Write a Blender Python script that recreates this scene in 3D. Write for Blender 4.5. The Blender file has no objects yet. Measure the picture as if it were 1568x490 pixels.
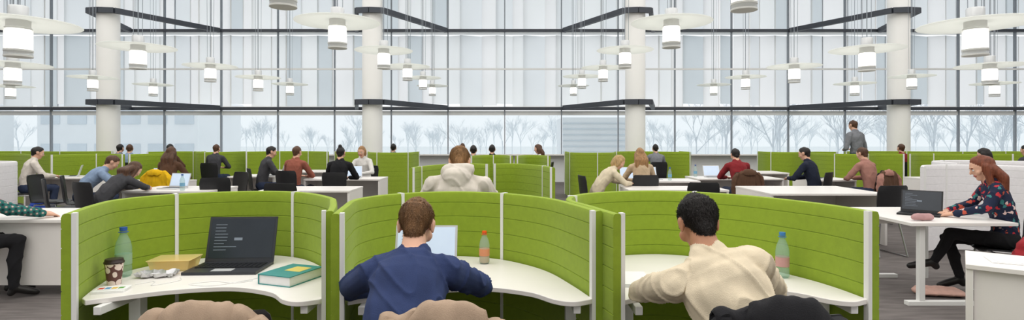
import bpy, bmesh, math, random
import numpy as np
from mathutils import Vector, Matrix, noise
random.seed(7); np.random.seed(7)
scene = bpy.context.scene
scene.view_settings.view_transform = 'Standard'

# ------------------------------------------------------------------ materials
def lin(c):
    return tuple(((x/255)/12.92 if x/255 <= .04045 else ((x/255+.055)/1.055)**2.4) for x in c)
MATS = {}
def pm(name, col, rough=.6, var=.08, scale=12, bump=0., bscale=150, metal=0, stretch=(1,1,1), spec=.4,
       trans=0, emit=0, sheen=0):
    if name in MATS: return MATS[name]
    m = bpy.data.materials.new(name); m.use_nodes = True
    nt = m.node_tree; b = nt.nodes['Principled BSDF']
    c = lin(col)
    tc = nt.nodes.new('ShaderNodeTexCoord'); mp = nt.nodes.new('ShaderNodeMapping')
    mp.inputs['Scale'].default_value = stretch
    nt.links.new(tc.outputs['Object'], mp.inputs['Vector'])
    nz = nt.nodes.new('ShaderNodeTexNoise'); nz.inputs['Scale'].default_value = scale
    nz.inputs['Detail'].default_value = 4
    nt.links.new(mp.outputs['Vector'], nz.inputs['Vector'])
    rp = nt.nodes.new('ShaderNodeValToRGB')
    rp.color_ramp.elements[0].position = .3; rp.color_ramp.elements[1].position = .7
    rp.color_ramp.elements[0].color = tuple(max(0, x*(1-var)) for x in c)+(1,)
    rp.color_ramp.elements[1].color = tuple(min(1, x*(1+var)) for x in c)+(1,)
    nt.links.new(nz.outputs['Fac'], rp.inputs['Fac'])
    nt.links.new(rp.outputs['Color'], b.inputs['Base Color'])
    b.inputs['Roughness'].default_value = rough
    b.inputs['Metallic'].default_value = metal
    b.inputs['Specular IOR Level'].default_value = spec
    if trans: b.inputs['Transmission Weight'].default_value = trans
    if sheen: b.inputs['Sheen Weight'].default_value = sheen
    if emit:
        nt.links.new(rp.outputs['Color'], b.inputs['Emission Color'])
        b.inputs['Emission Strength'].default_value = emit
    if bump:
        n2 = nt.nodes.new('ShaderNodeTexNoise'); n2.inputs['Scale'].default_value = bscale
        nt.links.new(mp.outputs['Vector'], n2.inputs['Vector'])
        bp = nt.nodes.new('ShaderNodeBump'); bp.inputs['Strength'].default_value = bump
        bp.inputs['Distance'].default_value = .004
        nt.links.new(n2.outputs['Fac'], bp.inputs['Height'])
        nt.links.new(bp.outputs['Normal'], b.inputs['Normal'])
    MATS[name] = m
    return m
def clear_mat(name, tint, transp=.8, rough=.05):
    m = bpy.data.materials.new(name); m.use_nodes = True
    nt = m.node_tree; nt.nodes.clear()
    o = nt.nodes.new('ShaderNodeOutputMaterial'); mx = nt.nodes.new('ShaderNodeMixShader')
    t = nt.nodes.new('ShaderNodeBsdfTransparent'); g = nt.nodes.new('ShaderNodeBsdfPrincipled')
    t.inputs[0].default_value = lin(tint)+(1,)
    g.inputs['Base Color'].default_value = lin(tint)+(1,); g.inputs['Roughness'].default_value = rough
    mx.inputs[0].default_value = 1-transp
    nt.links.new(t.outputs[0], mx.inputs[1]); nt.links.new(g.outputs[0], mx.inputs[2])
    nt.links.new(mx.outputs[0], o.inputs[0]); return m
def translucent_mat(name, col, transp=.25, tl=.5):
    m = bpy.data.materials.new(name); m.use_nodes = True
    nt = m.node_tree; nt.nodes.clear(); c = lin(col)+(1,)
    o = nt.nodes.new('ShaderNodeOutputMaterial')
    d = nt.nodes.new('ShaderNodeBsdfDiffuse'); t = nt.nodes.new('ShaderNodeBsdfTranslucent')
    nz = nt.nodes.new('ShaderNodeTexNoise'); nz.inputs['Scale'].default_value = .8
    tc = nt.nodes.new('ShaderNodeTexCoord'); nt.links.new(tc.outputs['Object'], nz.inputs['Vector'])
    rp = nt.nodes.new('ShaderNodeValToRGB')
    rp.color_ramp.elements[0].color = tuple(x*.95 for x in c[:3])+(1,); rp.color_ramp.elements[1].color = c
    nt.links.new(nz.outputs['Fac'], rp.inputs['Fac'])
    nt.links.new(rp.outputs['Color'], d.inputs[0]); nt.links.new(rp.outputs['Color'], t.inputs[0])
    x = nt.nodes.new('ShaderNodeBsdfTransparent')
    m1 = nt.nodes.new('ShaderNodeMixShader'); m1.inputs[0].default_value = tl
    m2 = nt.nodes.new('ShaderNodeMixShader'); m2.inputs[0].default_value = transp
    nt.links.new(d.outputs[0], m1.inputs[1]); nt.links.new(t.outputs[0], m1.inputs[2])
    nt.links.new(m1.outputs[0], m2.inputs[1]); nt.links.new(x.outputs[0], m2.inputs[2])
    nt.links.new(m2.outputs[0], o.inputs[0]); return m

M_green = pm('green_fabric', (142,166,46), .95, .06, 30, .35, 500, sheen=.1)
M_gscr = pm('pale_grey_fabric', (238,236,238), .95, .03, 30, .3, 400)
M_white = pm('white_laminate', (240,236,232), .35, .015, 5)
M_post = pm('white_metal', (234,234,232), .4, .01, 5)
M_wall = pm('white_paint', (238,240,240), .8, .02, 3)
M_col = pm('column_plaster', (252,251,248), .7, .01, 3)
M_dark = pm('dark_steel', (66,70,78), .5, .05, 8)
M_mull = pm('mullion_steel', (140,147,155), .5, .05, 8)
M_black = pm('black_plastic', (30,30,33), .45, .1, 20)
M_chrome = pm('chrome', (190,190,192), .25, .03, 20, metal=1)
M_silver = pm('silver_shell', (212,214,216), .35, .02, 20, metal=.3)
M_collar = pm('lamp_collar', (236,236,234), .4, .02, 20)
M_screen_l = pm('lit_screen', (196,212,232), .3, .03, 10, emit=.35)
M_screen_d = pm('dim_screen', (40,46,54), .2, .1, 6, emit=.2)
M_key = pm('keys', (22,24,30), .5, .1, 60)
M_paper = pm('paper', (240,240,240), .8, .02, 30)
M_text = pm('screen_text', (128,138,152), .5, .05, 30, emit=.12)

# ------------------------------------------------------------------ mesh builder
class MB:
    def __init__(s): s.v=[]; s.f=[]; s.m=[]; s.s=[]; s.mats=[]
    def slot(s, mat):
        if mat not in s.mats: s.mats.append(mat)
        return s.mats.index(mat)
    def add(s, vs, fs, mat, M=None, smooth=False):
        o=len(s.v); k=s.slot(mat)
        for v in vs:
            v=Vector(v)
            s.v.append(tuple(M@v if M else v))
        for f in fs:
            s.f.append(tuple(i+o for i in f)); s.m.append(k); s.s.append(smooth)
    def box(s, c, d, mat, M=None):
        cx,cy,cz=c; x,y,z=d[0]/2,d[1]/2,d[2]/2
        vs=[(cx+a*x,cy+b*y,cz+e*z) for a in(-1,1) for b in(-1,1) for e in(-1,1)]
        fs=[(0,1,3,2),(4,6,7,5),(0,4,5,1),(2,3,7,6),(0,2,6,4),(1,5,7,3)]
        s.add(vs,fs,mat,M)
    def lathe(s, prof, mat, seg=24, M=None, smooth=True):
        vs=[];fs=[]
        for r,z in prof:
            for i in range(seg):
                a=2*math.pi*i/seg; vs.append((r*math.cos(a),r*math.sin(a),z))
        for j in range(len(prof)-1):
            for i in range(seg):
                k=(i+1)%seg
                fs.append((j*seg+i,j*seg+k,(j+1)*seg+k,(j+1)*seg+i))
        if prof[0][0]>0.0005: fs.append(tuple(range(seg))[::-1])
        if prof[-1][0]>0.0005: fs.append(tuple((len(prof)-1)*seg+i for i in range(seg)))
        s.add(vs,fs,mat,M,smooth)
    def tube(s, p1,p2,r,mat,seg=8,r2=None):
        p1=Vector(p1);p2=Vector(p2); a=(p2-p1)
        if a.length<1e-6: return
        q=a.to_track_quat('Z','Y').to_matrix().to_4x4(); M=Matrix.Translation(p1)@q
        s.lathe([(r,0),(r if r2 is None else r2,a.length)],mat,seg,M)
    def path(s, pts, r, mat, seg=8):
        for a,b in zip(pts[:-1],pts[1:]): s.tube(a,b,r,mat,seg)
    def poly(s, pts, z0, z1, mat):
        n=len(pts)
        vs=[(x,y,z0) for x,y in pts]+[(x,y,z1) for x,y in pts]
        fs=[tuple(range(n))[::-1], tuple(range(n,2*n))]+[(i,(i+1)%n,(i+1)%n+n,i+n) for i in range(n)]
        s.add(vs,fs,mat)
    def mesh(s,name):
        me=bpy.data.meshes.new(name); me.from_pydata(s.v,[],s.f)
        for m in s.mats: me.materials.append(m)
        me.polygons.foreach_set('material_index',s.m); me.polygons.foreach_set('use_smooth',s.s)
        bm=bmesh.new(); bm.from_mesh(me); bmesh.ops.recalc_face_normals(bm,faces=bm.faces); bm.to_mesh(me); bm.free()
        try: me.set_sharp_from_angle(angle=math.radians(40))
        except Exception: pass
        me.update(); return me
    def obj(s,name,loc=(0,0,0),rz=0,bevel=0,me=None):
        me=me or s.mesh(name); ob=bpy.data.objects.new(name,me); scene.collection.objects.link(ob)
        ob.location=loc; ob.rotation_euler=(0,0,rz)
        if bevel:
            b=ob.modifiers.new('b','BEVEL'); b.width=bevel; b.segments=2; b.limit_method='ANGLE'
        return ob
def place(me,name,loc,rz=0,sc=1):
    ob=bpy.data.objects.new(name,me); scene.collection.objects.link(ob)
    ob.location=loc; ob.rotation_euler=(0,0,rz); ob.scale=(sc,sc,sc); return ob
def catmull(P, n=8):
    P=[Vector(p) for p in P]; out=[]
    E=[P[0]*2-P[1]]+P+[P[-1]*2-P[-2]]
    for i in range(1,len(E)-2):
        a,b,c,d=E[i-1:i+3]
        for k in range(n):
            t=k/n
            out.append(.5*((2*b)+(c-a)*t+(2*a-5*b+4*c-d)*t*t+(3*b-a-3*c+d)*t**3))
    out.append(P[-1]); return out
def offset(path,d):
    out=[]
    for i,p in enumerate(path):
        a=path[max(0,i-1)]; b=path[min(len(path)-1,i+1)]; t=(b-a).normalized()
        out.append(Vector((p.x+t.y*d,p.y-t.x*d)))
    return out

# ------------------------------------------------------------------ room shell
def simple_box(name,c,d,mat,bevel=0):
    b=MB(); b.box((0,0,0),d,mat); return b.obj(name,c,bevel=bevel)
m=pm('carpet',(110,104,102),.95,.25,3,.5,300,stretch=(1,6,1))
simple_box('floor',(0,6.5,-.05),(43,26,.1),m)
simple_box('ceiling',(0,6.5,7.55),(43,26,.1),M_wall)
simple_box('wall_left',(-21.5,6.5,3.7),(.2,26,7.6),M_wall)
simple_box('wall_right',(21.5,6.5,3.7),(.2,26,7.6),M_wall)
simple_box('wall_back',(0,-6.4,3.7),(43,.2,7.6),M_wall)
simple_box('wall_front',(0,19.25,.46),(42.8,.3,.92),M_wall)
simple_box('trim_1',(0,19.0,.94),(42.8,.5,.04),M_white)
simple_box('trim_2',(0,19.12,2.37),(42.8,.06,.14),M_wall)
simple_box('trim_3',(0,19.05,2.52),(42.8,.16,.10),M_dark)
simple_box('trim_4',(0,19.05,5.2),(42.8,.14,.09),M_dark)
simple_box('trim_5',(0,19.05,3.88),(42.8,.05,.06),M_post)
b=MB()
for k in range(-10,11):
    b.box((-.25+1.95*k,19.1,4.2),(.035,.1,6.5),M_mull)
b.obj('window_mullions')
M_glass=clear_mat('window_glass',(246,249,250),.95,.02)
for k in range(-10,11):
    b=MB(); b.box((0,0,0),(1.88,.012,1.38),M_glass); b.obj('window_%d'%(k+11),(-.25+1.95*k+.975,19.12,1.62))
cols=[-11.85,-4.1,3.62,11.35]
for cx in cols:
    b=MB(); b.lathe([(.29,0),(.29,7.5)],M_col,40); b.obj('round_column',(cx,16.3,0))
    sg=1 if cx<0 else -1
    for z,h in((2.55,.15),(5.19,.15)):
        pts=[(cx-sg*1.2,18.95),(cx-sg*.38,16.0),(cx,15.93),(cx+sg*.38,16.0),(cx+sg*1.85,18.95)]
        b=MB()
        for p,q in zip(pts[:-1],pts[1:]):
            p=Vector(p);q=Vector(q);t=(q-p).normalized();n=Vector((t.y,-t.x))*.06
            b.poly([tuple(p-n),tuple(q-n),tuple(q+n),tuple(p+n)],z-h/2,z+h/2,M_dark)
        b.obj('steel_brace')
# translucent fins; light and shade of their turn painted as white and grey
FC=[((255,255,255),.02),((248,250,251),.03),((253,254,254),.03),((236,240,242),.04),((244,246,247),.16)]
blm=[translucent_mat('fin_%d'%i,c,t,.84) for i,(c,t) in enumerate(FC)]
b=MB(); x=-21; i=0
while x<21:
    w=random.choice([.38,.5,.62,.8]); r=math.radians((18 if i%2 else -14)+random.uniform(-5,5)); i+=1
    for z0,z1 in((2.62+random.choice([0,.04,.1]),5.12),(5.27,7.45)):
        if i%2: mt=blm[random.choice([0,0,2])]
        else: mt=blm[random.choice([1,3,3,4] if x>6 else [1,1,3,2])]
        if x>7 and random.random()<.25: mt=blm[4]
        M=Matrix.Translation((x+w/2,19.6,(z0+z1)/2))@Matrix.Rotation(r,4,'Z')
        b.box((0,0,0),(w*1.06,.012,z1-z0),mt,M)
        b.box((w*.53,0,0),(.014,.03,z1-z0),M_mull if random.random()<.2 else M_post,M)
    x+=w*.97+(.05 if (x>6 and random.random()<.35) else 0)
for z in(2.585,5.2): b.box((0,19.44,z),(42.6,.64,.03),M_post)
b.obj('louvre_fins')

# ------------------------------------------------------------------ outdoors
M_ground=pm('bounce_pale_grass',(236,239,240),1,.05,.2)  # grass colour raised near white to bounce light onto the fins
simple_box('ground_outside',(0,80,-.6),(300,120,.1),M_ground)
M_tree=pm('haze_painted_bark',(214,219,224),1,.04,2)  # outdoor haze is painted into the bark colours, paler for far trees
M_tree2=pm('far_haze_painted_bark',(226,231,235),1,.04,2)
def tree(mat,seed,h):
    rnd=random.Random(seed); b=MB()
    def br(p,d,L,r,dep):
        q=p+d*L; b.tube(p,q,r,mat,3,r*.6)
        if dep==0: return
        for i in range(3 if dep>1 else 4):
            nd=(d+Vector((rnd.uniform(-1,1),rnd.uniform(-1,1),rnd.uniform(-.25,.7)))*.62).normalized()
            br(p+d*L*rnd.uniform(.4,1),nd,L*rnd.uniform(.6,.8),r*.62,dep-1)
    br(Vector((0,0,0)),Vector((0,0,1)),h*.27,h*.009,5)
    return b.mesh('tree_mesh')
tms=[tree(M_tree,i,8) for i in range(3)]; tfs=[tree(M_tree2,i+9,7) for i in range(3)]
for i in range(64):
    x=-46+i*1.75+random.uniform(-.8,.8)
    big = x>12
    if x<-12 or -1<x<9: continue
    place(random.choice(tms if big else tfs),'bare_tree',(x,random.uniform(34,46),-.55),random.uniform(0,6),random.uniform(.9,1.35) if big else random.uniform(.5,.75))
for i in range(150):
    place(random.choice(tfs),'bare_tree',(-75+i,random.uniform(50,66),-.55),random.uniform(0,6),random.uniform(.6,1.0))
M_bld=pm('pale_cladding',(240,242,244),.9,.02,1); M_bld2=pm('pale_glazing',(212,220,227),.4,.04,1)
def building(x,y,w,d,h,rows):
    b=MB(); b.box((0,0,h/2),(w,d,h),M_bld)
    for r in range(rows):
        z=(r+.55)*h/rows
        n=max(2,int(w/1.6))
        for k in range(n):
            b.box((-w/2+(k+.5)*w/n,-d/2-.02,z),(w/n*.7,.08,h/rows*.42),M_bld2)
    b.box((0,0,h+.08),(w+.3,d+.3,.16),M_bld); return b.obj('distant_building',(x,y,-.6))
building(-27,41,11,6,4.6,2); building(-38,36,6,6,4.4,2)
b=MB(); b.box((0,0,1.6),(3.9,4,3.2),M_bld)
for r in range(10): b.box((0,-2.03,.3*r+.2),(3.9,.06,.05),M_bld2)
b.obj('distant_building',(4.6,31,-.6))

# ------------------------------------------------------------------ lamps
M_disc=translucent_mat('frosted_glass_disc',(250,252,249),.08,.6)
M_em=pm('lamp_glow',(255,251,243),.5,.01,5,emit=3.)
M_ring=clear_mat('lamp_glass_ring',(248,249,249),.5,.2)
CEIL=7.5
def pendant(x,y,z):
    b=MB()
    b.lathe([(.02,.045),(.1,.045),(.3,.022),(.465,.0),(.475,-.008),(.465,-.014),(.3,.004),(.1,.022),(.02,.022)],M_disc,48)
    b.lathe([(.075,.04),(.075,.14),(.07,.155),(.02,.155)],M_silver,28)
    b.lathe([(.09,.022),(.09,-.04),(.1,-.045),(.1,-.06)],M_collar,28)
    b.lathe([(.092,-.055),(.092,-.25)],M_em,32)
    b.lathe([(.104,-.06),(.104,-.30)],M_ring,32)
    b.lathe([(.107,-.245),(.107,-.262)],M_post,32)
    b.lathe([(.107,-.295),(.107,-.31),(.09,-.31)],M_post,32)
    b.tube((0,0,.15),(0,0,CEIL-z),.006,M_mull,6)
    for a in (0,2.1,4.2):
        b.tube((.06*math.cos(a),.06*math.sin(a),.15),(.09*math.cos(a),.09*math.sin(a),CEIL-z),.0035,M_mull,5)
    b.lathe([(.12,CEIL-z-.05),(.12,CEIL-z)],M_post,20)
    b.obj('pendant_lamp',(x,y,z))
for p in [(-4.49,5.05,2.55),(-2.0,6.36,2.84),(1.9,6.62,2.89),(4.49,5.38,2.61),(-1.85,4.49,2.87),(1.96,4.69,2.89),
 (-5.18,7.69,2.77),(-2.12,9.18,2.96),(1.91,9.39,3.0),(4.96,7.76,2.75),(-7.41,8.24,2.6),(-12.16,13.46,2.77),(-9.38,12.42,2.87),
 (-9.5,14.7,2.93),(-5.76,10.6,2.89),(-5.67,12.4,2.87),(-6.12,15.3,3.0),(-2.24,11.9,3.05),(-2.31,14.4,3.08),(-2.41,16.8,3.1),
 (1.86,16.8,3.1),(1.75,13.9,3.06),(2.0,12.2,3.06),(5.85,16.1,3.06),(5.68,13.5,3.0),(5.26,10.35,2.85),(8.58,13.9,2.88),
 (9.36,13.0,2.96),(7.72,8.97,2.68),(11.3,13.0,2.79)]: pendant(*p)

# ------------------------------------------------------------------ acoustic screens
def screen(pts, name='acoustic_screen', h=1.15, t=.022, posts=(), mat=None, smooth_n=8):
    mat=mat or M_green
    path=catmull([(p[0],p[1],0) for p in pts],smooth_n); path=[Vector((p.x,p.y)) for p in path]
    gs=[g for g in (.2,.32,.44,.56,.68,.79,.89,.99,1.08) if g<h-.04]
    side=[(t,0.02)]
    for g in gs: side+=[(t,g-.004),(t-.0045,g),(t,g+.004)]
    side+=[(t,h-.02),(t-.006,h-.004),(t-.014,h)]
    prof=side+[(-o,z) for o,z in reversed(side)]
    b=MB(); n=len(prof); vs=[]; fs=[]
    for i,p in enumerate(path):
        a=path[max(0,i-1)]; c=path[min(len(path)-1,i+1)]; tt=(c-a).normalized(); nn=Vector((tt.y,-tt.x))
        for o,z in prof: vs.append((p.x+nn.x*o,p.y+nn.y*o,z))
    for i in range(len(path)-1):
        for j in range(n):
            k=(j+1)%n; fs.append((i*n+j,i*n+k,(i+1)*n+k,(i+1)*n+j))
    fs.append(tuple(range(n))); fs.append(tuple((len(path)-1)*n+j for j in range(n))[::-1])
    b.add(vs,fs,mat,None,True)
    for q in posts:
        i=int(round(q*smooth_n)); i=min(max(i,0),len(path)-1)
        a=path[max(0,i-1)]; c=path[min(len(path)-1,i+1)]; tt=(c-a).normalized()
        end=i in(0,len(path)-1); sh=.012 if i==0 else (-.012 if i==len(path)-1 else 0)
        M=Matrix.Translation((path[i].x+tt.x*sh,path[i].y+tt.y*sh,0))@Matrix.Rotation(math.atan2(tt.y,tt.x),4,'Z')
        if end: b.box((0,-t-.006,(h+.002)/2),(.03,.02,h+.002),M_post,M)
        else: b.box((0,0,(h+.002)/2),(.02,2*t+.012,h+.002),M_post,M)
    return b.obj(name), path
B1=[(-2.07,2.58),(-2.2,2.9),(-2.27,3.2),(-2.15,3.48),(-1.9,3.65),(-1.6,3.7),(-1.32,3.58),(-1.08,3.3),(-1.0,3.1),(-.93,2.88),(-.88,2.68)]
B2=[(-.82,2.58),(-.87,2.9),(-.9,3.2),(-.8,3.45),(-.6,3.62),(-.35,3.67),(-.08,3.58),(.12,3.4),(.25,3.2),(.35,2.92),(.42,2.68)]
B3=[(.49,2.58),(.41,2.88),(.33,3.2),(.42,3.48),(.65,3.66),(.95,3.73),(1.2,3.65),(1.45,3.42),(1.62,3.12),(1.70,2.9),(1.74,2.66)]
DZ=.73
def desk(path,front):
    inner=offset(path,.034)
    inner=[p for p in inner if p.y>2.64]
    fr=[Vector((p.x,p.y)) for p in catmull([(a,c,0) for a,c in front],6)]
    pts=[tuple(p) for p in inner]+[tuple(p) for p in fr]
    b=MB(); b.poly(pts,DZ-.025,DZ,M_white)
    for fx,fy in ((front[0][0]-.07,front[0][1]+.12),(front[-1][0]+.07,front[-1][1]+.12)):
        b.box((fx,fy,DZ-.045),(.035,.28,.04),M_post)
        b.poly([(fx-.03,fy+.12),(fx+.03,fy+.12),(fx+.03,fy+.18),(fx-.03,fy+.18)],0,DZ-.025,M_post)
    b.obj('booth_desk',bevel=.003)
for P,posts in((B1,(0,3.1,5.6,10)),(B2,(0,3.5,6.1,10)),(B3,(0,2.6,6,10))):
    ob,path=screen(P,'acoustic_screen',posts=posts)
    L=P[0][0]; R=P[-1][0]
    desk(path,[(R-.04,2.66),(R-.13,2.62),(R-.22,2.66),(R-.34,2.79),(R-.58,2.88),(R-.86,2.82),(L+.12,2.69),(L+.04,2.64)])
G=[([(-1.2,6.6),(-1.16,7.0),(-.9,7.6),(-.6,7.8),(-.32,7.6)],(0,1,2.5,4)),
   ([(-.26,7.7),(.05,7.75),(.35,7.3),(.5,6.7)],(0,2.3,3)),
   ([(-.85,11.2),(-.6,11.8),(-.2,11.8),(0,11.2)],(0,1.5,3)),([(.08,11.2),(.3,11.8),(.6,11.7),(.75,11.1)],(0,3)),
   ([(-13.2,12.4),(-12.4,12.9),(-11.6,12.9),(-10.6,12.3)],(0,1.5,3)),
   ([(-9.9,11.9),(-9.7,12.5),(-9.2,12.7),(-8.6,12.3)],(0,1.5,3)),([(-8.5,12.3),(-8.1,12.8),(-7.6,12.3)],(0,2)),
   ([(-9.6,14.6),(-9,15.1),(-8.3,14.9),(-8.1,14.5)],(0,1.5,3)),
   ([(-8.4,15.2),(-8.3,14.6),(-7.9,14.3),(-7.5,14.5),(-7.3,15.2)],(0,2,4)),
   ([(-7.1,14.8),(-6.4,15.3),(-5.6,15.3),(-4.9,14.8)],(0,1,2,3)),
   ([(-4.8,15.1),(-4.4,14.5),(-3.9,14.3)],(0,2)),([(-3.85,14.9),(-3.6,14.1),(-3.1,13.8),(-2.62,13.9),(-2.5,14.8)],(0,1.5,3,4)),
   ([(1.45,15),(1.48,14.0),(1.8,13.7),(2.4,13.8),(2.65,14.2)],(0,1,2.5,4)),
   ([(2.75,14.8),(3.3,15.2),(3.9,14.9),(4.6,14.4),(4.65,15.4)],(0,1.5,3,4)),
   ([(6.75,15.2),(6.7,14.5),(7.1,14.2),(7.6,14.4),(8.1,14.8),(8.5,14.5)],(0,1.2,3,5)),
   ([(7.3,13.6),(7.35,12.8),(7.8,12.5),(8.4,12.8),(8.9,12.6)],(0,1.2,2.5,4)),
   ([(9.0,12.6),(9.5,12.9),(10,12.7),(10.4,12.2)],(0,1.5,3)),([(10.5,12.4),(10.9,12.9),(11.3,12.5)],(0,2)),
   ([(9.0,15),(9.8,15.4),(10.8,15.2),(12,14.8),(13.5,15.2),(14.6,14.8)],(0,1,2,3,4,5)),
   ([(-15,15.2),(-13.6,15.4),(-12.2,15),(-11,15.3)],(0,1,2,3))]
for P,posts in G: screen(P,'acoustic_screen',posts=posts,smooth_n=6)
screen([(6.35,7.9),(6.6,8.7),(7.3,9.0),(8.0,8.6)],'acoustic_screen',posts=(0,1.5,3),mat=M_gscr)
screen([(5.1,6.9),(5.5,7.35),(6.1,7.4),(6.6,7.0)],'acoustic_screen',posts=(0,1.5,3),mat=M_gscr)
screen([(-8.6,8.4),(-8.1,8.7),(-7.6,8.5),(-7.4,7.9)],'acoustic_screen',posts=(0,3),mat=M_gscr)

# ------------------------------------------------------------------ tables
def table(x0,x1,y0,y1,front=False,rz=0):
    b=MB(); z=.73; cx=(x0+x1)/2; cy=(y0+y1)/2; w=x1-x0; d=y1-y0
    b.box((0,0,z-.015),(w,d,.03),M_white)
    for x in (-w/2+.02,w/2-.02): b.box((x,0,(z-.03)/2),(.035,d-.02,z-.03),M_white)
    yb=-d/2+.05 if front else d/2-.06
    b.box((0,yb,(z-.03)/2+.05),(w-.08,.025,z-.13),M_white)
    return b.obj('study_table',(cx,cy,0),rz,bevel=.003)
T=[(-5.7,-4.44,8.1,9.0,0),(-5.75,-4.8,11.2,12,0),(-3.75,-2.4,8.2,8.95,0),(-3.95,-2.5,10.5,11.2,0),(1.75,3.25,8.3,9.0,0),
   (2.05,3.4,10.0,10.7,0),(3.62,5.25,7.75,9.0,0),(3.55,5.2,10.6,11.4,0),(-5.45,-4.1,5.25,6.15,1),(-7.1,-5.9,9.6,10.4,0),(-1.0,.2,5.05,5.65,0),
   (-9.6,-8.3,10.9,11.6,0),(5.55,6.4,10.3,11.0,0),(7.9,9.3,10.5,11.2,0),(-1.2,-.3,12.7,13.4,0),(-5.8,-4.2,12.9,13.7,0),(5.3,6.2,12.4,13.2,0)]
for a in T: table(*a)
table(2.84,3.84,3.03,3.57,True,-.68)
b=MB(); b.box((4.02,5.5,.735),(.95,1.15,.03),M_white)
b.box((4.45,6.0,.36),(.03,.1,.72),M_post)
for y in(5.0,6.0):
    b.box((3.68,y,.37),(.05,.05,.7),M_post); b.box((3.85,y,.02),(.6,.06,.04),M_post)
b.box((4.0,5.5,.69),(.8,.05,.06),M_post)
b.obj('study_table',bevel=.003)

# ------------------------------------------------------------------ chair
def chair_mesh():
    b=MB()
    prof=[(.22,.445),(.18,.458),(.05,.455),(-.1,.45),(-.18,.458),(-.225,.5),(-.24,.58),(-.25,.7),(-.265,.82),(-.275,.89),(-.275,.91)]
    wid=[.19,.21,.22,.22,.21,.2,.2,.21,.215,.2,.18]; bm=bmesh.new(); g=[]
    for (y,z),w in zip(prof,wid):
        row=[]
        for i in range(11):
            u=-1+2*i/10; cz=.015*u*u if z<.5 else 0; cy=.035*u*u if z>=.5 else 0
            row.append(bm.verts.new((u*w,y+cy,z+cz)))
        g.append(row)
    for j in range(len(g)-1):
        for i in range(10): bm.faces.new((g[j][i],g[j][i+1],g[j+1][i+1],g[j+1][i]))
    bmesh.ops.recalc_face_normals(bm,faces=bm.faces)
    bmesh.ops.solidify(bm,geom=bm.faces[:],thickness=.014)
    bm.verts.index_update()
    b.add([v.co.copy() for v in bm.verts],[tuple(v.index for v in f.verts) for f in bm.faces],M_black,None,True); bm.free()
    for sx in(-1,1):
        b.path([(sx*.2,.22,.012),(sx*.19,.17,.43),(sx*.17,-.14,.43),(sx*.2,-.24,.012)],.011,M_chrome)
        b.path([(sx*.2,.22,.012),(sx*.2,-.24,.012)],.009,M_chrome)
    b.tube((-.19,.1,.43),(.19,.1,.43),.01,M_chrome); b.tube((-.17,-.12,.43),(.17,-.12,.43),.01,M_chrome)
    return b.mesh('chair_mesh')
CH=chair_mesh()
def chair(x,y,rz=0,sc=1): return place(CH,'office_chair',(x,y,0),rz,sc)

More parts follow.
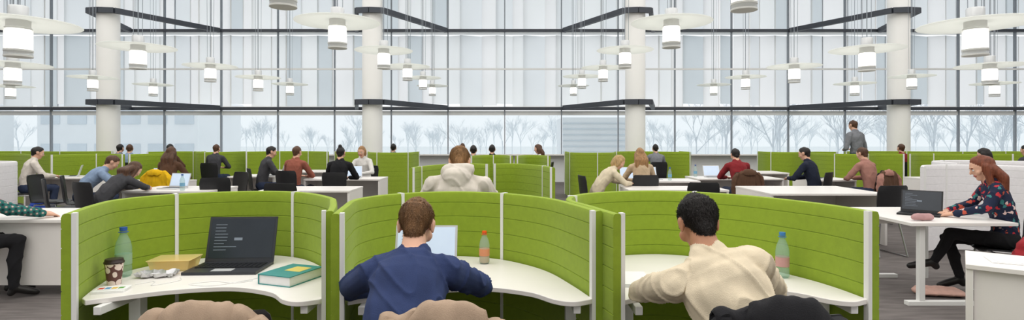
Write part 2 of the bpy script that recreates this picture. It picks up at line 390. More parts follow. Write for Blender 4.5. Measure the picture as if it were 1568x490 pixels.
# ------------------------------------------------------------------ organic bodies from tapered volumes, voxel-fused
def V(*a): return np.array(a,float)
def unit(v): return v/ (np.linalg.norm(v)+1e-9)
class Body:
    def __init__(s): s.p=[]; s.labels=[]; s.extra=[]
    def cap(s,p1,r1,p2,r2,mat,n=None,k=1.):
        if mat not in s.labels: s.labels.append(mat)
        s.p.append((V(*p1),r1,V(*p2),r2,unit(V(*n)) if n is not None else V(1,0,0),k,s.labels.index(mat)))
    def build(s,name,vox,smooth=3,folds=0.,foldmats=(),ff=1.):
        vs=[];fs=[];seg=14
        for p1,r1,p2,r2,n,k,l in s.p:
            S=np.eye(3)+(k-1)*np.outer(n,n); Si=np.eye(3)+(1/k-1)*np.outer(n,n)
            q1=Si@p1;q2=Si@p2; a=q2-q1; L=np.linalg.norm(a); a=unit(a) if L>1e-5 else V(0,0,1)
            e=unit(np.cross(a,V(1,0,0) if abs(a[0])<.8 else V(0,1,0))); f=np.cross(a,e); o=len(vs)
            rings=[(q1+a*r1*math.sin(t),r1*math.cos(t)) for t in (-1.45,-1.0,-.5,0)]+[(q2+a*r2*math.sin(t),r2*math.cos(t)) for t in (0,.5,1.0,1.45)]
            for c,r in rings:
                for i in range(seg):
                    t=2*math.pi*i/seg; vs.append(tuple(S@(c+e*r*math.cos(t)+f*r*math.sin(t))))
            for j in range(7):
                for i in range(seg):
                    kk=(i+1)%seg; fs.append((o+j*seg+i,o+j*seg+kk,o+(j+1)*seg+kk,o+(j+1)*seg+i))
            fs.append(tuple(o+i for i in range(seg))[::-1]); fs.append(tuple(o+7*seg+i for i in range(seg)))
        me=bpy.data.meshes.new('t'); me.from_pydata(vs,[],fs); ob=bpy.data.objects.new('t',me); scene.collection.objects.link(ob)
        r=ob.modifiers.new('r','REMESH'); r.mode='VOXEL'; r.voxel_size=vox; r.adaptivity=0
        sm=ob.modifiers.new('s','SMOOTH'); sm.factor=.5; sm.iterations=smooth
        dg=bpy.context.evaluated_depsgraph_get(); nm=bpy.data.meshes.new_from_object(ob.evaluated_get(dg))
        bpy.data.objects.remove(ob); bpy.data.meshes.remove(me)
        nv=len(nm.vertices); co=np.empty(nv*3); nm.vertices.foreach_get('co',co); co=co.reshape(-1,3)
        no=np.empty(nv*3); nm.vertices.foreach_get('normal',no); no=no.reshape(-1,3)
        def lab(P):
            best=np.full(len(P),1e9); L=np.zeros(len(P),int)
            for p1,r1,p2,r2,n,k,l in s.p:
                Si=np.eye(3)+(1/k-1)*np.outer(n,n); Q=P@Si.T; a=Si@p1; d=Si@p2-a; dd=d@d
                t=np.clip(((Q-a)@d)/dd,0,1) if dd>1e-9 else np.zeros(len(P))
                D=np.linalg.norm(Q-a-np.outer(t,d),axis=1)-(r1+(r2-r1)*t)
                mk=D<best; best[mk]=D[mk]; L[mk]=l
            return L
        vl=lab(co)
        if folds:
            fm=np.isin(vl,[s.labels.index(m) for m in foldmats if m in s.labels])
            q=co*ff
            w=np.sin(q[:,0]*17+2.2*np.sin(q[:,2]*13+q[:,1]*5))+np.sin(q[:,2]*31+2.5*np.sin(q[:,0]*9+q[:,1]*12)+q[:,1]*11)
            w2=1-np.abs(np.sin(q[:,2]*19+q[:,0]*11*np.sin(q[:,1]*6)+1.7*np.sin(q[:,0]*21+q[:,1]*17)))
            co=co+no*(fm*(w*.35+w2**3*1.3)*folds)[:,None]
            nm.vertices.foreach_set('co',co.ravel())
        nf=len(nm.polygons); fc=np.empty(nf*3); nm.update(); nm.polygons.foreach_get('center',fc); fc=fc.reshape(-1,3)
        fl=lab(fc)
        nm.materials.clear()
        for m in s.labels: nm.materials.append(m)
        nm.polygons.foreach_set('material_index',fl.astype(np.int32)); nm.polygons.foreach_set('use_smooth',[True]*nf)
        s.fc=fc; s.fl=fl; fn=np.empty(nf*3); nm.polygons.foreach_get('normal',fn); s.fn=fn.reshape(-1,3)
        if s.extra:
            bm=bmesh.new(); bm.from_mesh(nm)
            for c,r,m in s.extra:
                if m.name not in [x.name for x in nm.materials]: nm.materials.append(m)
                idx=[x.name for x in nm.materials].index(m.name)
                g=bmesh.ops.create_icosphere(bm,subdivisions=2,radius=r,matrix=Matrix.Translation(tuple(c)))
                for v in g['verts']:
                    for f in v.link_faces: f.material_index=idx; f.smooth=True
            bm.to_mesh(nm); bm.free()
        nm.name=name; nm.update(); return nm

M_skin=pm('skin',(222,174,148),.5,.05,15); M_skin2=pm('skin_tan',(184,132,102),.5,.05,15)
M_lip=pm('lips',(176,98,90),.5,.05,15); M_eye=pm('eye_white',(225,222,220),.3,.02,5); M_iris=pm('iris',(40,28,22),.3,.02,5)
def hairm(nm,c): return pm(nm,c,.5,.35,60,.8,220,stretch=(1,1,.2))
H_brown=hairm('hair_brown',(128,94,62)); H_dark=hairm('hair_dark',(30,25,24)); H_blond=hairm('hair_blond',(182,150,102))
H_auburn=hairm('hair_auburn',(118,62,40)); H_mid=hairm('hair_chestnut',(84,56,38)); H_sandy=hairm('hair_sandy',(158,120,80))
def cloth(nm,c,**k): return pm('cloth_'+nm,c,.95,.1,14,.4,260,**k)
C_navy=cloth('navy',(46,60,100)); C_cream=cloth('cream',(220,206,180)); C_grey=cloth('grey',(128,130,136)); C_blue=cloth('blue',(134,154,182))
C_dkg=cloth('charcoal',(66,66,70)); C_black=cloth('black',(26,26,30)); C_red=cloth('burgundy',(132,36,42)); C_rust=cloth('rust',(150,88,72))
C_pink=cloth('dusty_pink',(168,122,110)); C_beige=cloth('beige',(200,176,146)); C_lg=cloth('light_grey',(214,206,196)); C_white=cloth('white',(226,224,220))
C_yel=cloth('yellow',(226,180,20)); C_tan=cloth('tan',(164,142,122)); C_brown=cloth('brown',(92,66,50)); C_jean=cloth('denim',(44,54,78)); C_rb=cloth('royal_blue',(40,70,160))
C_shoe=pm('shoe_leather',(26,24,24),.4,.1,20); C_sk=cloth('dark_navy',(30,36,54))
def floral():
    m=pm('floral_print',(26,36,62),.85,.1,14); nt=m.node_tree; b=nt.nodes['Principled BSDF']
    vo=nt.nodes.new('ShaderNodeTexVoronoi'); vo.inputs['Scale'].default_value=22
    tc=[n for n in nt.nodes if n.type=='TEX_COORD'][0]
    n0=nt.nodes.new('ShaderNodeTexNoise'); n0.inputs['Scale'].default_value=26; nt.links.new(tc.outputs['Object'],n0.inputs['Vector'])
    mxv=nt.nodes.new('ShaderNodeMix'); mxv.data_type='RGBA'; mxv.inputs[0].default_value=.06
    nt.links.new(tc.outputs['Object'],mxv.inputs[6]); nt.links.new(n0.outputs['Color'],mxv.inputs[7]); nt.links.new(mxv.outputs[2],vo.inputs['Vector'])
    r=nt.nodes.new('ShaderNodeValToRGB'); r.color_ramp.interpolation='CONSTANT'
    e=r.color_ramp.elements; e[0].position=0; e[0].color=lin((190,50,60))+(1,); e[1].position=.25; e[1].color=lin((230,200,195))+(1,)
    for p,c in((.42,(60,130,130)),(.6,(26,36,66)),(.85,(200,90,70))): x=e.new(p); x.color=lin(c)+(1,)
    sp=nt.nodes.new('ShaderNodeSeparateColor'); nt.links.new(vo.outputs['Color'],sp.inputs[0]); nt.links.new(sp.outputs[0],r.inputs[0])
    st=nt.nodes.new('ShaderNodeMath'); st.operation='LESS_THAN'; st.inputs[1].default_value=.42; nt.links.new(vo.outputs['Distance'],st.inputs[0])
    mx=nt.nodes.new('ShaderNodeMix'); mx.data_type='RGBA'; nt.links.new(st.outputs[0],mx.inputs[0])
    mx.inputs[6].default_value=lin((26,36,62))+(1,); nt.links.new(r.outputs[0],mx.inputs[7]); nt.links.new(mx.outputs[2],b.inputs['Base Color']); return m
def plaid():
    m=pm('plaid_print',(30,80,80),.85,.1,14); nt=m.node_tree; b=nt.nodes['Principled BSDF']
    tc=[n for n in nt.nodes if n.type=='TEX_COORD'][0]; outs=[]
    for d in('X','Z','Y'):
        w=nt.nodes.new('ShaderNodeTexWave'); w.bands_direction=d; w.inputs['Scale'].default_value=7; nt.links.new(tc.outputs['Object'],w.inputs['Vector']); outs.append(w)
    a=nt.nodes.new('ShaderNodeMath'); a.operation='ADD'; nt.links.new(outs[2].outputs['Fac'],a.inputs[0]); nt.links.new(outs[1].outputs['Fac'],a.inputs[1])
    d=nt.nodes.new('ShaderNodeMath'); d.operation='MULTIPLY'; d.inputs[1].default_value=.5; nt.links.new(a.outputs[0],d.inputs[0])
    r=nt.nodes.new('ShaderNodeValToRGB'); e=r.color_ramp.elements; e[0].color=lin((18,34,48))+(1,); e[1].color=lin((200,210,200))+(1,)
    x=e.new(.4); x.color=lin((30,100,96))+(1,); x=e.new(.7); x.color=lin((40,120,110))+(1,); x=e.new(.78); x.color=lin((140,60,70))+(1,)
    nt.links.new(d.outputs[0],r.inputs[0]); nt.links.new(r.outputs[0],b.inputs['Base Color']); return m
C_flo=floral(); C_plaid=plaid()

def person(name,x,y,yaw=0,l1=.15,l2=.35,hl=.25,side=0,hyaw=0,shirt=None,pants=None,hair=None,skin=None,style='short',
           elbows=None,hands=None,legs=None,vox=.014,sc=1.,stand=False,hood=False,slim=1.,cuff=None,strands=0,folds=.006,chairback=True,htilt=0):
    pants=pants or C_jean; hair=hair or H_mid; skin=skin or M_skin; cuff=cuff or shirt
    B=Body(); hz=.95 if stand else .56
    hip=V(0,0,hz)
    def tv(l,s): return unit(V(math.sin(s),math.sin(l)*math.cos(s),math.cos(l)*math.cos(s)))
    t1=tv(l1,side); t2=tv(l2,side*1.1)
    w=hip+t1*.22; ch=w+t2*.2; N=ch+t2*.12
    xv=unit(V(1,0,-t2[0]/max(.3,t2[2])*.8))
    fwd=unit(np.cross(t2,xv)); 
    if fwd[1]<0: fwd=-fwd
    a=slim
    B.cap((-.06*a,0,hz),.112*a,(.06*a,0,hz),.112*a,pants)
    B.cap(hip+V(0,.0,.06),.112*a,w,.108*a,shirt,xv,1.3)
    B.cap(w,.108*a,ch,.118*a,shirt,xv,1.36)
    B.cap(ch,.112*a,ch+t2*.05,.098*a,shirt,xv,1.45)
    B.cap(ch+t2*.06,.07,N-t2*.0,.058,shirt,xv,1.3)
    for i,sg in enumerate((-1,1)):
        sh=ch+t2*.055+xv*sg*.165*a+fwd*.015
        B.cap(N-t2*.02,.05,sh,.062*a,shirt)
        el=V(*elbows[i]) if elbows else V(sg*.27,max(.2,sh[1]+.14),.79)
        if stand and not elbows: el=V(sg*.27,.02,1.12)
        ha=V(*hands[i]) if hands else V(sg*.09,max(.38,sh[1]+.3),.775)
        if stand and not hands: ha=V(sg*.12,.2,1.1)
        B.cap(sh,.062*a,(sh+el)/2,.056*a,shirt); B.cap((sh+el)/2,.056*a,el,.047*a,shirt)
        d=unit(ha-el); B.cap(el,.047*a,ha-d*.03,.036*a,shirt); B.cap(ha-d*.035,.0385*a,ha-d*.02,.0375*a,cuff)
        B.cap(ha-d*.03,.026,ha+d*.01,.025,skin)
        nrm=V(0,0,-1); lt=unit(np.cross(d,nrm)); nrm=unit(np.cross(lt,d)); 
        if nrm[2]>0: nrm=-nrm
        B.cap(ha+d*.02,.019,ha+d*.075,.018,skin,lt,2.0)
        for j,(o,L) in enumerate(((-.03,.066),(-.01,.076),(.011,.071),(.03,.056))):
            p=ha+d*.082+lt*o; k1=p+unit(d+nrm*.25+lt*o*2)*L*.5; k2=k1+unit(d+nrm*.9)*L*.5
            B.cap(p,.0092,k1,.0088,skin); B.cap(k1,.0088,k2,.0078,skin)
        tg=lt*(1 if (lt[0]*sg<0) else -1)
        p=ha+d*.03+tg*.03; k1=p+unit(d*.7+tg*.7)*.035; k2=k1+unit(d+nrm*.3)*.03
        B.cap(p,.013,k1,.0105,skin); B.cap(k1,.0105,k2,.009,skin)
        if legs: kn,an,to=[V(*q) for q in legs[i]]
        elif stand: kn=V(sg*.1,.02,.5);an=V(sg*.1,-.01,.09);to=V(sg*.12,.15,.035)
        else: kn=V(sg*.12,.43,.545);an=V(sg*.12,.40,.1);to=V(sg*.13,.56,.037)
        hs=V(sg*.085,.02,hz-.01 if not stand else hz-.04)
        B.cap(hs,.083*a,kn,.06*a,pants); B.cap(kn,.058*a,(kn*.6+an*.4)+V(0,-.01,0),.055*a,pants); B.cap((kn*.6+an*.4)+V(0,-.01,0),.055*a,an,.038*a,pants)
        B.cap(an,.038,an*.3+to*.7,.036,C_shoe); B.cap(an*.3+to*.7,.036,to,.03,C_shoe); B.cap(an-V(0,.02,.04),.032,an,.036,C_shoe)
    u=tv(hl,side*.6+htilt); xh=unit(np.cross(V(math.sin(-hyaw),math.cos(hyaw),0),V(0,0,1))); 
    xh=unit(xh-u*(xh@u)); f=np.cross(u,xh)
    H=N+u*.145+f*.015
    P=lambda X,F,U: H+xh*X+f*F+u*U
    B.cap(N-t2*.03,.058,P(0,-.012,-.06),.052,skin)
    B.cap(P(0,.015,.03),.076,P(0,-.03,.03),.076,skin,xh,.92)
    B.cap(P(0,.028,0),.066,P(0,.036,-.055),.046,skin,xh,.95); B.cap(P(0,.05,-.085),.024,P(0,.06,-.086),.02,skin,xh,1.3)
    B.cap(P(0,.09,.012),.009,P(0,.104,-.02),.012,skin); B.cap(P(-.022,.080,-.052),.009,P(.022,.080,-.052),.009,M_lip)
    for sg in(-1,1):
        B.cap(P(sg*.077,-.008,.012),.022,P(sg*.075,-.002,-.018),.015,skin,xh,.45)
        B.cap(P(sg*.02,.09,.026),.006,P(sg*.046,.082,.027),.005,hair)
        B.cap(P(sg*.05,.055,-.02),.02,P(sg*.045,.06,-.03),.018,skin)
        B.extra.append((P(sg*.031,.080,.008),.0105,M_eye)); B.extra.append((P(sg*.031,.0868,.008),.0055,M_iris))
    B.cap(P(0,.0,.044),.080,P(0,-.034,.034),.080,hair,xh,.93)
    B.cap(P(0,-.042,.0),.064,P(0,-.046,-.03),.048,hair,xh,1.0)
    B.cap(P(0,.03,.08),.042,P(0,-.02,.084),.046,hair,xh,1.1)
    if style in('long','ponytail'):
        for o in(-.05,0,.05):
            q=P(o,-.06,-.02); e=N+xh*o*1.5-fwd*.09-V(0,0,.16); mid=(N+xh*o*1.5-fwd*.075+V(0,0,.03))
            B.cap(q,.045,mid,.042,hair); B.cap(mid,.042,e,.026,hair)
        for sg in(-1,1):
            B.cap(P(sg*.068,-.01,.02),.03,P(sg*.075,.0,-.08),.03,hair); B.cap(P(sg*.075,.0,-.08),.03,N+xh*sg*.09+fwd*.03-t2*.08,.022,hair)
    if style=='bob':
        for sg in(-1,1): B.cap(P(sg*.066,-.015,.02),.033,P(sg*.068,-.01,-.06),.03,hair)
        B.cap(P(0,-.06,0),.06,P(0,-.06,-.07),.05,hair,xh,1.2)
    if style=='bun': B.cap(P(0,-.06,.11),.038,P(0,-.07,.12),.036,hair)
    if hood:
        B.cap(N-fwd*.05-xv*.075+t2*.03,.05,N-fwd*.05+xv*.075+t2*.03,.05,shirt); B.cap(N-fwd*.085-t2*.02,.066,N-fwd*.09-t2*.08,.05,shirt,xv,1.6)
    else:
        B.cap(N-xv*.026+t2*.008,.055,N+xv*.026+t2*.008,.055,shirt)
    me=B.build(name,vox,3,folds,(shirt,pants))
    ob=place(me,name,(x,y,0),yaw,sc)
    if strands:
        hi=B.labels.index(hair); c=(B.fl==hi)&(((B.fc-H)@u)>-.09); ids=np.where(c)[0]
        pick=np.random.choice(ids,strands); vs=[];fs=[]
        for q in pick:
            n=B.fn[q]; p=B.fc[q]+np.random.uniform(-.003,.003,3); d=-u*.8-f*.35 if n@f<.3 else f*.6+u*.2
            hgt=(p-H)@u
            if hgt>.08: d=f*.8+xh*.2
            d=d-n*(d@n); L=.007+.012*max(0,min(1,(hgt+.05)/.14)); dd=unit(unit(d)+n*.3+np.random.normal(0,.2,3))
            s2=unit(np.cross(dd,n))*.0011; o=len(vs); vs+= [tuple(p-s2-n*.002),tuple(p+s2-n*.002),tuple(p+dd*L*.6+s2*.8),tuple(p+dd*L*.6-s2*.8),tuple(p+dd*L-n*L*.25)]
            fs+=[(o,o+1,o+2,o+3),(o+3,o+2,o+4)]
        hm=bpy.data.meshes.new('hair_strands'); hm.from_pydata(vs,[],fs); hm.materials.append(hair)
        ho=bpy.data.objects.new('hair_strands',hm); scene.collection.objects.link(ho); ho.parent=ob
    if not stand and chairback: chair(x,y,yaw,sc)
    return ob

def jacket(x,y,yaw,mat,name='jacket',mat2=None,dz=0.):
    rn=random.Random(int(x*100)+3); ph=rn.uniform(0,6); m2=mat2 or mat; b=MB()
    prof=catmull([(-.185,.60,0),(-.205,.75,0),(-.232,.88,0),(-.262,.932,0),(-.3,.925,0),(-.318,.85,0),(-.325,.7,0),(-.335,.55,0),(-.345,.38,0)],5)
    nv=len(prof); nu=49; vs=[]; fs=[]
    for t,p in enumerate(prof):
        q=t/(nv-1); dn=max(0,(.93-p.y))/.5; out=1 if q>.42 else -1
        for k in range(nu):
            u=-1+2*k/(nu-1); w=.205+.05*dn*(1 if out>0 else .2)
            A=.003+.013*min(1,dn)*(1 if out>0 else .25)
            d=A*math.sin(u*8+math.sin(q*5+ph)*1.3+ph)+A*.5*math.sin(u*19+q*7+ph*2)
            n3=noise.noise(Vector((u*3+ph,q*9,x)))*.016+noise.noise(Vector((u*9,q*22+ph,y)))*.008
            zz=p.y-.045*abs(u)**3+(.014*math.sin(u*5+ph)+.008*math.sin(u*13+ph))*(1-min(1,dn*2))
            vs.append((u*w+.006*math.sin(q*12+ph),p.x-out*(abs(d)+n3),zz))
    for t in range(nv-1):
        for k in range(nu-1): fs.append((t*nu+k,t*nu+k+1,(t+1)*nu+k+1,(t+1)*nu+k))
    b.add(vs,fs,mat,None,True)
    cp=catmull([(-.262,.93,0),(-.285,.962,0),(-.325,.955,0),(-.352,.91,0),(-.35,.86,0)],4); vs=[];fs=[];n2=25
    for t,p in enumerate(cp):
        q=t/(len(cp)-1)
        for k in range(n2):
            u=-1+2*k/(n2-1); e=1-abs(u)**3*.55
            vs.append((u*(.1+.035*q)+.03*math.sin(ph),-.262+(p.x+.262)*e+.004*math.sin(u*9+ph),.9+(p.y-.9)*e+noise.noise(Vector((u*3,q*3,ph)))*.014))
    for t in range(len(cp)-1):
        for k in range(n2-1): fs.append((t*n2+k,t*n2+k+1,(t+1)*n2+k+1,(t+1)*n2+k))
    b.add(vs,fs,m2,None,True)
    for sg in(-1,1):
        P=catmull([(sg*.17,-.29,.9),(sg*.222,-.3,.82),(sg*.247,-.31,.66),(sg*.24,-.3,.5),(sg*.225,-.28,.38)],6); vs=[];fs=[];ns=16
        for t,p in enumerate(P):
            r=.026+.024*min(1,t/6)-.008*t/len(P)
            for k in range(ns):
                a=2*math.pi*k/ns; rr=r*(1+.1*math.sin(t*1.5+math.sin(a*2)*1.6+ph)+.3*noise.noise(Vector((math.cos(a)*1.5,math.sin(a)*1.5,t*.4+ph))))
                vs.append((p.x+rr*.8*math.cos(a),p.y+rr*1.15*math.sin(a),p.z))
        for t in range(len(P)-1):
            for k in range(ns): fs.append((t*ns+k,t*ns+(k+1)%ns,(t+1)*ns+(k+1)%ns,(t+1)*ns+k))
        fs.append(tuple(range(ns))); b.add(vs,fs,m2,None,True)
    ob=b.obj(name,(x,y,dz),yaw); s=ob.modifiers.new('thick','SOLIDIFY'); s.thickness=.006; s.offset=0
    return ob

# ---- foreground people
person('seated_man',-.43,2.10,0,l1=.32,l2=.82,hl=.55,shirt=C_navy,hair=H_brown,vox=.0065,strands=16000,
       elbows=[(-.34,.52,.785),(.29,.55,.79)],hands=[(-.13,.72,.762),(.10,.74,.762)],folds=.009,chairback=False)
person('seated_man',.93,2.0,.06,l1=.25,l2=.56,hl=.58,side=-.24,shirt=C_cream,hair=H_dark,vox=.0065,strands=16000,
       elbows=[(-.30,.62,.79),(.30,.52,.8)],hands=[(-.06,.75,.762),(.12,.78,.762)],folds=.009,skin=M_skin2,htilt=.12,chairback=False)
chair(-.21,2.08,-.06); jacket(-.21,2.08,-.06,C_tan,dz=.015); chair(.88,2.02,-.12,1.04); jacket(.88,2.02,-.12,C_black,dz=.04)
chair(-1.06,2.14,.1); jacket(-1.06,2.14,.1,C_tan,dz=-.005)
person('seated_man',-.44,4.42,0,l1=.05,l2=.3,hl=.75,shirt=C_lg,hair=H_sandy,vox=.008,sc=1.1,hood=True,strands=9000,slim=1.1,elbows=[(-.32,.22,.8),(.32,.22,.8)],hands=[(-.1,.5,.72),(.1,.5,.72)])
person('seated_woman',4.62,5.2,1.15,l1=.05,l2=.3,hl=.35,shirt=C_flo,pants=C_black,hair=H_auburn,style='long',vox=.008,slim=.9,
       elbows=[(-.22,.2,.86),(.2,.2,.86)],hands=[(-.12,.42,.79),(.08,.42,.79)],
       legs=[((-.1,.44,.6),(-.04,.56,.3),(.0,.74,.24)),((.1,.42,.52),(.14,.3,.12),(.16,.46,.04))])
person('seated_man',-5.02,4.98,-.75,l1=.05,l2=.2,hl=.3,shirt=C_plaid,pants=C_black,hair=H_brown,vox=.009,
       elbows=[(-.2,.36,.84),(.22,.36,.84)],hands=[(-.1,.62,.775),(.1,.62,.775)])
pp=[('seated_man',-9.2,10.5,-.8,.1,.3,C_lg,H_dark,'short'),('seated_man',-6.9,8.9,-.95,.3,.8,C_blue,H_mid,'short'),
 ('seated_woman',-5.75,7.75,-.4,.45,.95,C_dkg,H_mid,'long'),('seated_woman',-6.15,9.9,0,.05,.2,C_brown,H_mid,'long'),
 ('seated_man',-4.1,10.4,-.2,.05,.2,C_rust,H_mid,'short'),('seated_man',-3.1,9.9,0,.08,.25,C_black,H_dark,'bun'),
 ('seated_woman',-3.15,11.9,3.0,.1,.3,C_white,H_sandy,'bob'),('seated_man',-5.0,11.1,-1.0,.1,.3,C_dkg,H_dark,'short'),
 ('seated_man',-3.2,14.9,0,.05,.1,C_grey,H_dark,'short'),('seated_man',-1.45,16.2,0,.0,.1,C_grey,H_mid,'short'),
 ('seated_man',-.85,12.1,0,.1,.2,C_grey,H_dark,'short'),('seated_man',-.47,13.0,0,.05,.2,C_black,H_dark,'short'),
 ('seated_woman',.78,14.0,1.4,.05,.2,C_white,H_mid,'long'),
 ('seated_woman',1.35,8.95,-1.4,.35,.75,C_cream,H_blond,'bob'),('seated_woman',2.16,9.2,0,.1,.3,C_beige,H_sandy,'long'),
 ('seated_man',3.7,14.2,0,.05,.2,C_grey,H_dark,'short'),('seated_man',4.1,9.95,0,.15,.45,C_red,H_dark,'short'),
 ('seated_man',5.4,9.9,.75,.1,.3,C_sk,H_dark,'short'),('seated_man',6.35,9.8,.4,.1,.3,C_pink,H_mid,'short'),
 ('seated_man',10.0,14.2,0,.0,.1,C_red,H_mid,'short'),('seated_man',8.7,9.9,.6,.15,.4,C_dkg,H_dark,'bob'),('seated_man',11.1,11.9,.3,.0,.1,C_dkg,H_dark,'short'),
 ('seated_man',-10.1,14.2,0,0,.2,C_grey,H_dark,'short'),('seated_man',-9.6,13.9,.4,0,.2,C_blue,H_mid,'short'),('seated_woman',-8.6,13.9,0,0,.1,C_brown,H_dark,'short'),
 ('seated_man',-7.3,13.6,0,0,.2,C_dkg,H_mid,'short')]
for n,x,y,yw,a,c,s,h,st in pp:
    person(n,x,y,yw,l1=a,l2=c,hl=c*.7+.08,shirt=s,hair=h,style=st,vox=.012 if y<10.6 else .016,slim=.92 if 'wo' in n else 1.,folds=.005)
person('standing_man',8.6,13.85,.3,l1=0,l2=.1,hl=.3,shirt=C_grey,hair=H_mid,stand=True,vox=.012,sc=1.12)
jacket(-6.15,9.9,0,C_yel); jacket(4.1,9.95,0,C_brown); jacket(6.35,9.8,.4,C_brown,mat2=C_pink); jacket(8.7,9.9,.6,C_lg)
for a in [(-7.55,9.1,-1.4),(-4.55,8.6,.3),(-4.9,9.6,2.6),(-3.1,7.6,.1),(2.6,7.7,-.1),(4.75,7.2,.15),(6.9,10.6,.5),(4.12,4.35,.7),(-6.6,8.2,-.9)]: chair(*a)

# ------------------------------------------------------------------ desk-top objects
def laptop_mesh(w,d,h,shell,scr,tilt=.3,text=False):
    b=MB(); b.box((0,0,.009),(w,d,.016),shell)
    b.box((0,d*.12,.0175),(w*.9,d*.48,.002),M_key)
    for r in range(5):
        for k in range(13): b.box((-w*.42+k*w*.07,d*.30-r*d*.09,.0195),(w*.06,d*.075,.003),M_key)
    b.box((0,-d*.3,.0175),(w*.28,d*.22,.001),M_key if shell is M_black else M_silver)
    M=Matrix.Translation((0,d/2,.016))@Matrix.Rotation(-tilt,4,'X')
    b.box((0,0,h/2),(w,.008,h),shell,M); b.box((0,-.0045,h/2+.005),(w*.93,.002,h*.87),scr,M)
    if text:
        for r in range(9):
            L=random.uniform(.12,.35)*w; b.box((-w*.4+L/2,-.006,h*.82-r*h*.07),(L,.001,h*.012),M_text,M)
        b.box((-w*.05,-.006,h*.5),(w*.12,.001,h*.06),M_text,M)
    return b.mesh('laptop_mesh')
C_lapd=pm('laptop_graphite',(58,60,66),.4,.05,30,metal=.3)
place(laptop_mesh(.41,.27,.275,C_lapd,M_screen_d,.28,True),'laptop',(-1.66,3.26,DZ),.05)
place(laptop_mesh(.36,.25,.25,M_silver,M_screen_l,.25,True),'laptop',(-.5,3.08,DZ),0)
LM=laptop_mesh(.34,.24,.22,M_silver,M_screen_l,.3); LD=laptop_mesh(.34,.24,.22,M_black,M_screen_d,.3,True)
place(LD,'laptop',(4.0,5.45,.75),-.75)
for x,y,r,mm in [(-5.2,8.5,-.2,LM),(-6.4,10.0,0,LM),(-3.1,10.8,.2,LM),(-4.9,11.5,-1.3,LM),(2.6,10.35,.2,LM),(4.0,10.95,.1,LM),(4.6,11.0,.2,LD),(-8.9,11.2,-1,LM),(5.9,10.6,.9,LM),(2.2,10.3,0,LM),(-.8,13,0,LM)]:
    place(mm,'laptop',(x,y,.73),r)
M_pet=clear_mat('clear_plastic',(232,242,240),.78,.05); M_petw=clear_mat('green_plastic',(222,240,233),.76,.08)
def cc(n,c): return pm(n,c,.4,.04,20)
def bottle(x,y,z,r,h,body,capc,labc,liquid=None):
    b=MB(); b.lathe([(r*.8,.0),(r,.012),(r,h*.2),(r*.94,h*.24),(r*.94,h*.45),(r,h*.49),(r,h*.58),(r*.85,h*.7),(r*.42,h*.86),(r*.38,h*.93)],body,28)
    b.lathe([(r*1.01,h*.25),(r*1.01,h*.46)],labc,28); b.lathe([(r*.46,h*.93),(r*.46,h)],capc,20)
    b.lathe([(r*.6,h*.895),(r*.6,h*.905)],capc,20)
    if liquid: b.lathe([(r*.76,.006),(r*.93,.014),(r*.93,h*.24)],liquid,24)
    b.obj('drink_bottle',(x,y,z))
bottle(-2.17,3.1,DZ,.041,.275,M_petw,cc('cap_blue',(50,90,170)),cc('label_green',(150,180,150)))
bottle(1.50,3.08,DZ,.036,.25,M_petw,cc('cap_blue2',(70,130,190)),cc('label_pale',(196,150,146)))
bottle(-.17,3.42,DZ,.032,.2,M_pet,cc('cap_orange',(235,90,30)),cc('label_orange',(225,150,110)),cc('juice',(230,190,150)))
for x,y in((-4.9,8.25),(4.35,10.72),(3.7,11.2),(2.9,10.2)): bottle(x,y,.73,.035,.24,M_pet,cc('cap_blue',(0,0,0)),cc('label_blue',(120,170,200)))
M_cup=pm('cup_print',(70,48,44),.6,.1,10); nt=M_cup.node_tree
vo=nt.nodes.new('ShaderNodeTexVoronoi'); vo.inputs['Scale'].default_value=34; r=nt.nodes.new('ShaderNodeValToRGB'); r.color_ramp.interpolation='CONSTANT'
r.color_ramp.elements[0].color=lin((232,214,206))+(1,); r.color_ramp.elements[1].position=.55; r.color_ramp.elements[1].color=lin((100,64,60))+(1,)
tc=[n for n in nt.nodes if n.type=='TEX_COORD'][0]; nt.links.new(tc.outputs['Object'],vo.inputs['Vector']); nt.links.new(vo.outputs['Distance'],r.inputs[0]); nt.links.new(r.outputs[0],nt.nodes['Principled BSDF'].inputs['Base Color'])
b=MB(); b.lathe([(.031,0),(.043,.115)],M_cup,32); b.lathe([(.046,.113),(.047,.12),(.043,.126),(.041,.136),(.03,.137)],cc('cup_lid',(50,38,36)),32)
b.obj('coffee_cup',(-2.1,2.93,DZ))
M_foil=pm('foil',(215,215,218),.35,.1,40,.6,60,metal=.5)
b=MB(); M_box=clear_mat('box_plastic',(252,240,180),.5,.1)
b.add([(-.10,-.07,0),(.10,-.07,0),(.10,.07,0),(-.10,.07,0),(-.115,-.085,.06),(.115,-.085,.06),(.115,.085,.06),(-.115,.085,.06)],[(0,3,2,1),(0,1,5,4),(1,2,6,5),(2,3,7,6),(3,0,4,7)],M_box)
b.box((0,0,.063),(.24,.18,.006),M_box); b.box((0,0,.029),(.18,.12,.05),cc('sandwich',(248,214,104)))
b.obj('food_container',(-1.99,3.28,DZ+.001),.12,bevel=.006)
b=MB(); n=18; vs=[]; fs=[]
for i in range(n):
    for j in range(n):
        vs.append((-.1+.2*i/(n-1)+random.uniform(-.005,.005),-.055+.11*j/(n-1)+random.uniform(-.005,.005)+.01*math.sin(i),random.uniform(.002,.012)+(.018*(i in(0,n-1) or j in(0,n-1)))))
for i in range(n-1):
    for j in range(n-1): fs.append((i*n+j,(i+1)*n+j,(i+1)*n+j+1,i*n+j+1))
b.add(vs,fs,M_foil); b.obj('crumpled_foil',(-1.98,3.1,DZ+.001),.15)
M_teal=cc('book_teal',(50,140,138)); b=MB()
b.box((0,0,.027),(.2,.25,.046),M_paper); b.box((0,0,.052),(.21,.26,.004),M_teal); b.box((0,0,.002),(.21,.26,.004),M_teal); b.box((-.103,0,.027),(.004,.26,.05),M_teal)
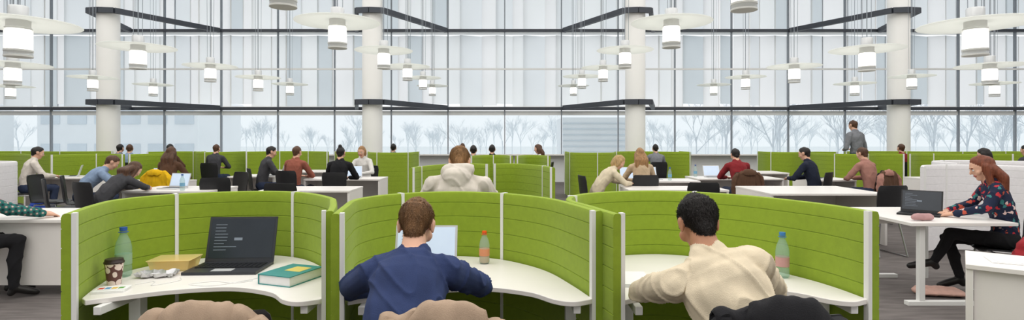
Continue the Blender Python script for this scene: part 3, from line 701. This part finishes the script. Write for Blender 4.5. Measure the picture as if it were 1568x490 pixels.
b.box((.02,.03,.0545),(.1,.1,.001),cc('book_label',(225,205,110))); b.obj('thick_book',(-1.2,3.02,DZ),-.35)
b=MB(); b.box((0,0,.006),(.14,.1,.012),M_paper); b.box((.01,.01,.0135),(.13,.08,.003),M_paper)
for i,c in enumerate([(220,80,70),(90,150,200),(230,190,80),(110,170,90)]): b.box((-.045+i*.03,.0,.0155),(.024,.03,.001),cc('tab%d'%i,c))
b.obj('notepad',(-2.02,2.8,DZ),.25)
b=MB()
for i in range(5): b.box((i*.006,i*.005,.001+i*.003),(.2,.28,.0015),M_paper,Matrix.Rotation(i*.03,4,'Z'))
b.obj('paper_sheets',(.62,3.0,DZ),-.15)
def cable(name,pts,r,mat):
    b=MB(); b.path([tuple(p) for p in catmull(pts,8)],r,mat,6); b.obj(name)
cable('earphone_cable',[(-1.4,3.0,DZ+.003),(-1.47,2.95,DZ+.003),(-1.6,2.98,DZ+.003),(-1.7,2.92,DZ+.003),(-1.55,2.9,DZ+.003),(-1.4,3.05,DZ+.003),(-1.36,3.15,DZ+.003)],.0022,cc('cable_white',(240,240,240)))
cable('charger_cable',[(-1.98,2.92,DZ+.003),(-1.92,2.98,DZ+.003),(-1.88,2.9,DZ+.003),(-1.8,3.0,DZ+.003),(-1.84,3.08,DZ+.003)],.0022,cc('cable_white',(240,240,240)))
B=Body(); C_p=cloth('pouch_print',(190,150,150)); B.cap((-.08,0,.03),.028,(.08,0,.03),.028,C_p); B.cap((-.07,0,.042),.022,(.07,0,.042),.022,C_p)
place(B.build('pencil_case',.006,2,.003,(C_p,)),'pencil_case',(3.74,5.06,.752),.1)
B=Body(); C_b=pm('bag_leather',(212,170,156),.6,.08,20)
B.cap((-.18,0,.035),.03,(.18,0,.035),.03,C_b,(0,1,0),3.4); B.cap((-.16,.04,.06),.02,(.16,.04,.06),.02,C_b,(0,1,0),2.5)
place(B.build('floor_bag',.01,2,.004,(C_b,)),'handbag',(4.07,5.3,0),-.15)
B=Body(); C_rp=cloth('red_print',(150,36,44))
B.cap((-.12,0,.56),.1,(.12,0,.56),.1,C_rp); B.cap((-.1,0,.64),.08,(.1,.02,.66),.06,C_rp)
place(B.build('red_bag',.01,2,.008,(C_rp,)),'backpack',(4.1,4.38,0),.7)
b=MB(); b.box((0,0,.004),(.3,.21,.006),M_paper); b.box((.02,.01,.009),(.29,.2,.004),M_paper); b.obj('paper_sheets',(3.15,3.45,.73),-.5)
B=Body(); B.cap((0,0,.2),.13,(0,.02,.4),.1,C_rb,(1,0,0),1.3); B.cap((0,-.1,.18),.07,(0,-.1,.26),.06,C_rb,(1,0,0),1.4)
place(B.build('backpack_blue',.012,2,.008,(C_rb,)),'backpack',(-8.3,9.7,-.07),0)

# ------------------------------------------------------------------ light
w=bpy.data.worlds.new('World'); scene.world=w; w.use_nodes=True
bg=w.node_tree.nodes['Background']; bg.inputs[0].default_value=(.94,.97,1,1); bg.inputs[1].default_value=1.12
def area(name,loc,sx,sy,e,rot=(0,0,0),col=(1,1,1)):
    L=bpy.data.lights.new(name,'AREA'); L.shape='RECTANGLE'; L.size=sx; L.size_y=sy; L.energy=e; L.color=col
    o=bpy.data.objects.new(name,L); scene.collection.objects.link(o); o.location=loc; o.rotation_euler=rot
area('overhead_fill_light',(0,12,7.4),36,10,1600,(0,0,0),(1,.98,.95))  # area lights added under the ceiling to brighten the room, not actual fixtures
area('overhead_fill_light',(0,1,7.4),30,10,1750,(0,0,0),(1,.97,.93))

# ------------------------------------------------------------------ camera
cam=bpy.data.cameras.new('Camera'); co=bpy.data.objects.new('Camera',cam); scene.collection.objects.link(co)
co.location=(0,0,1.5); co.rotation_euler=(math.pi/2,0,0)
cam.sensor_width=36; cam.lens=850/1568*36; cam.shift_y=-33/1568; cam.clip_end=400
scene.camera=co
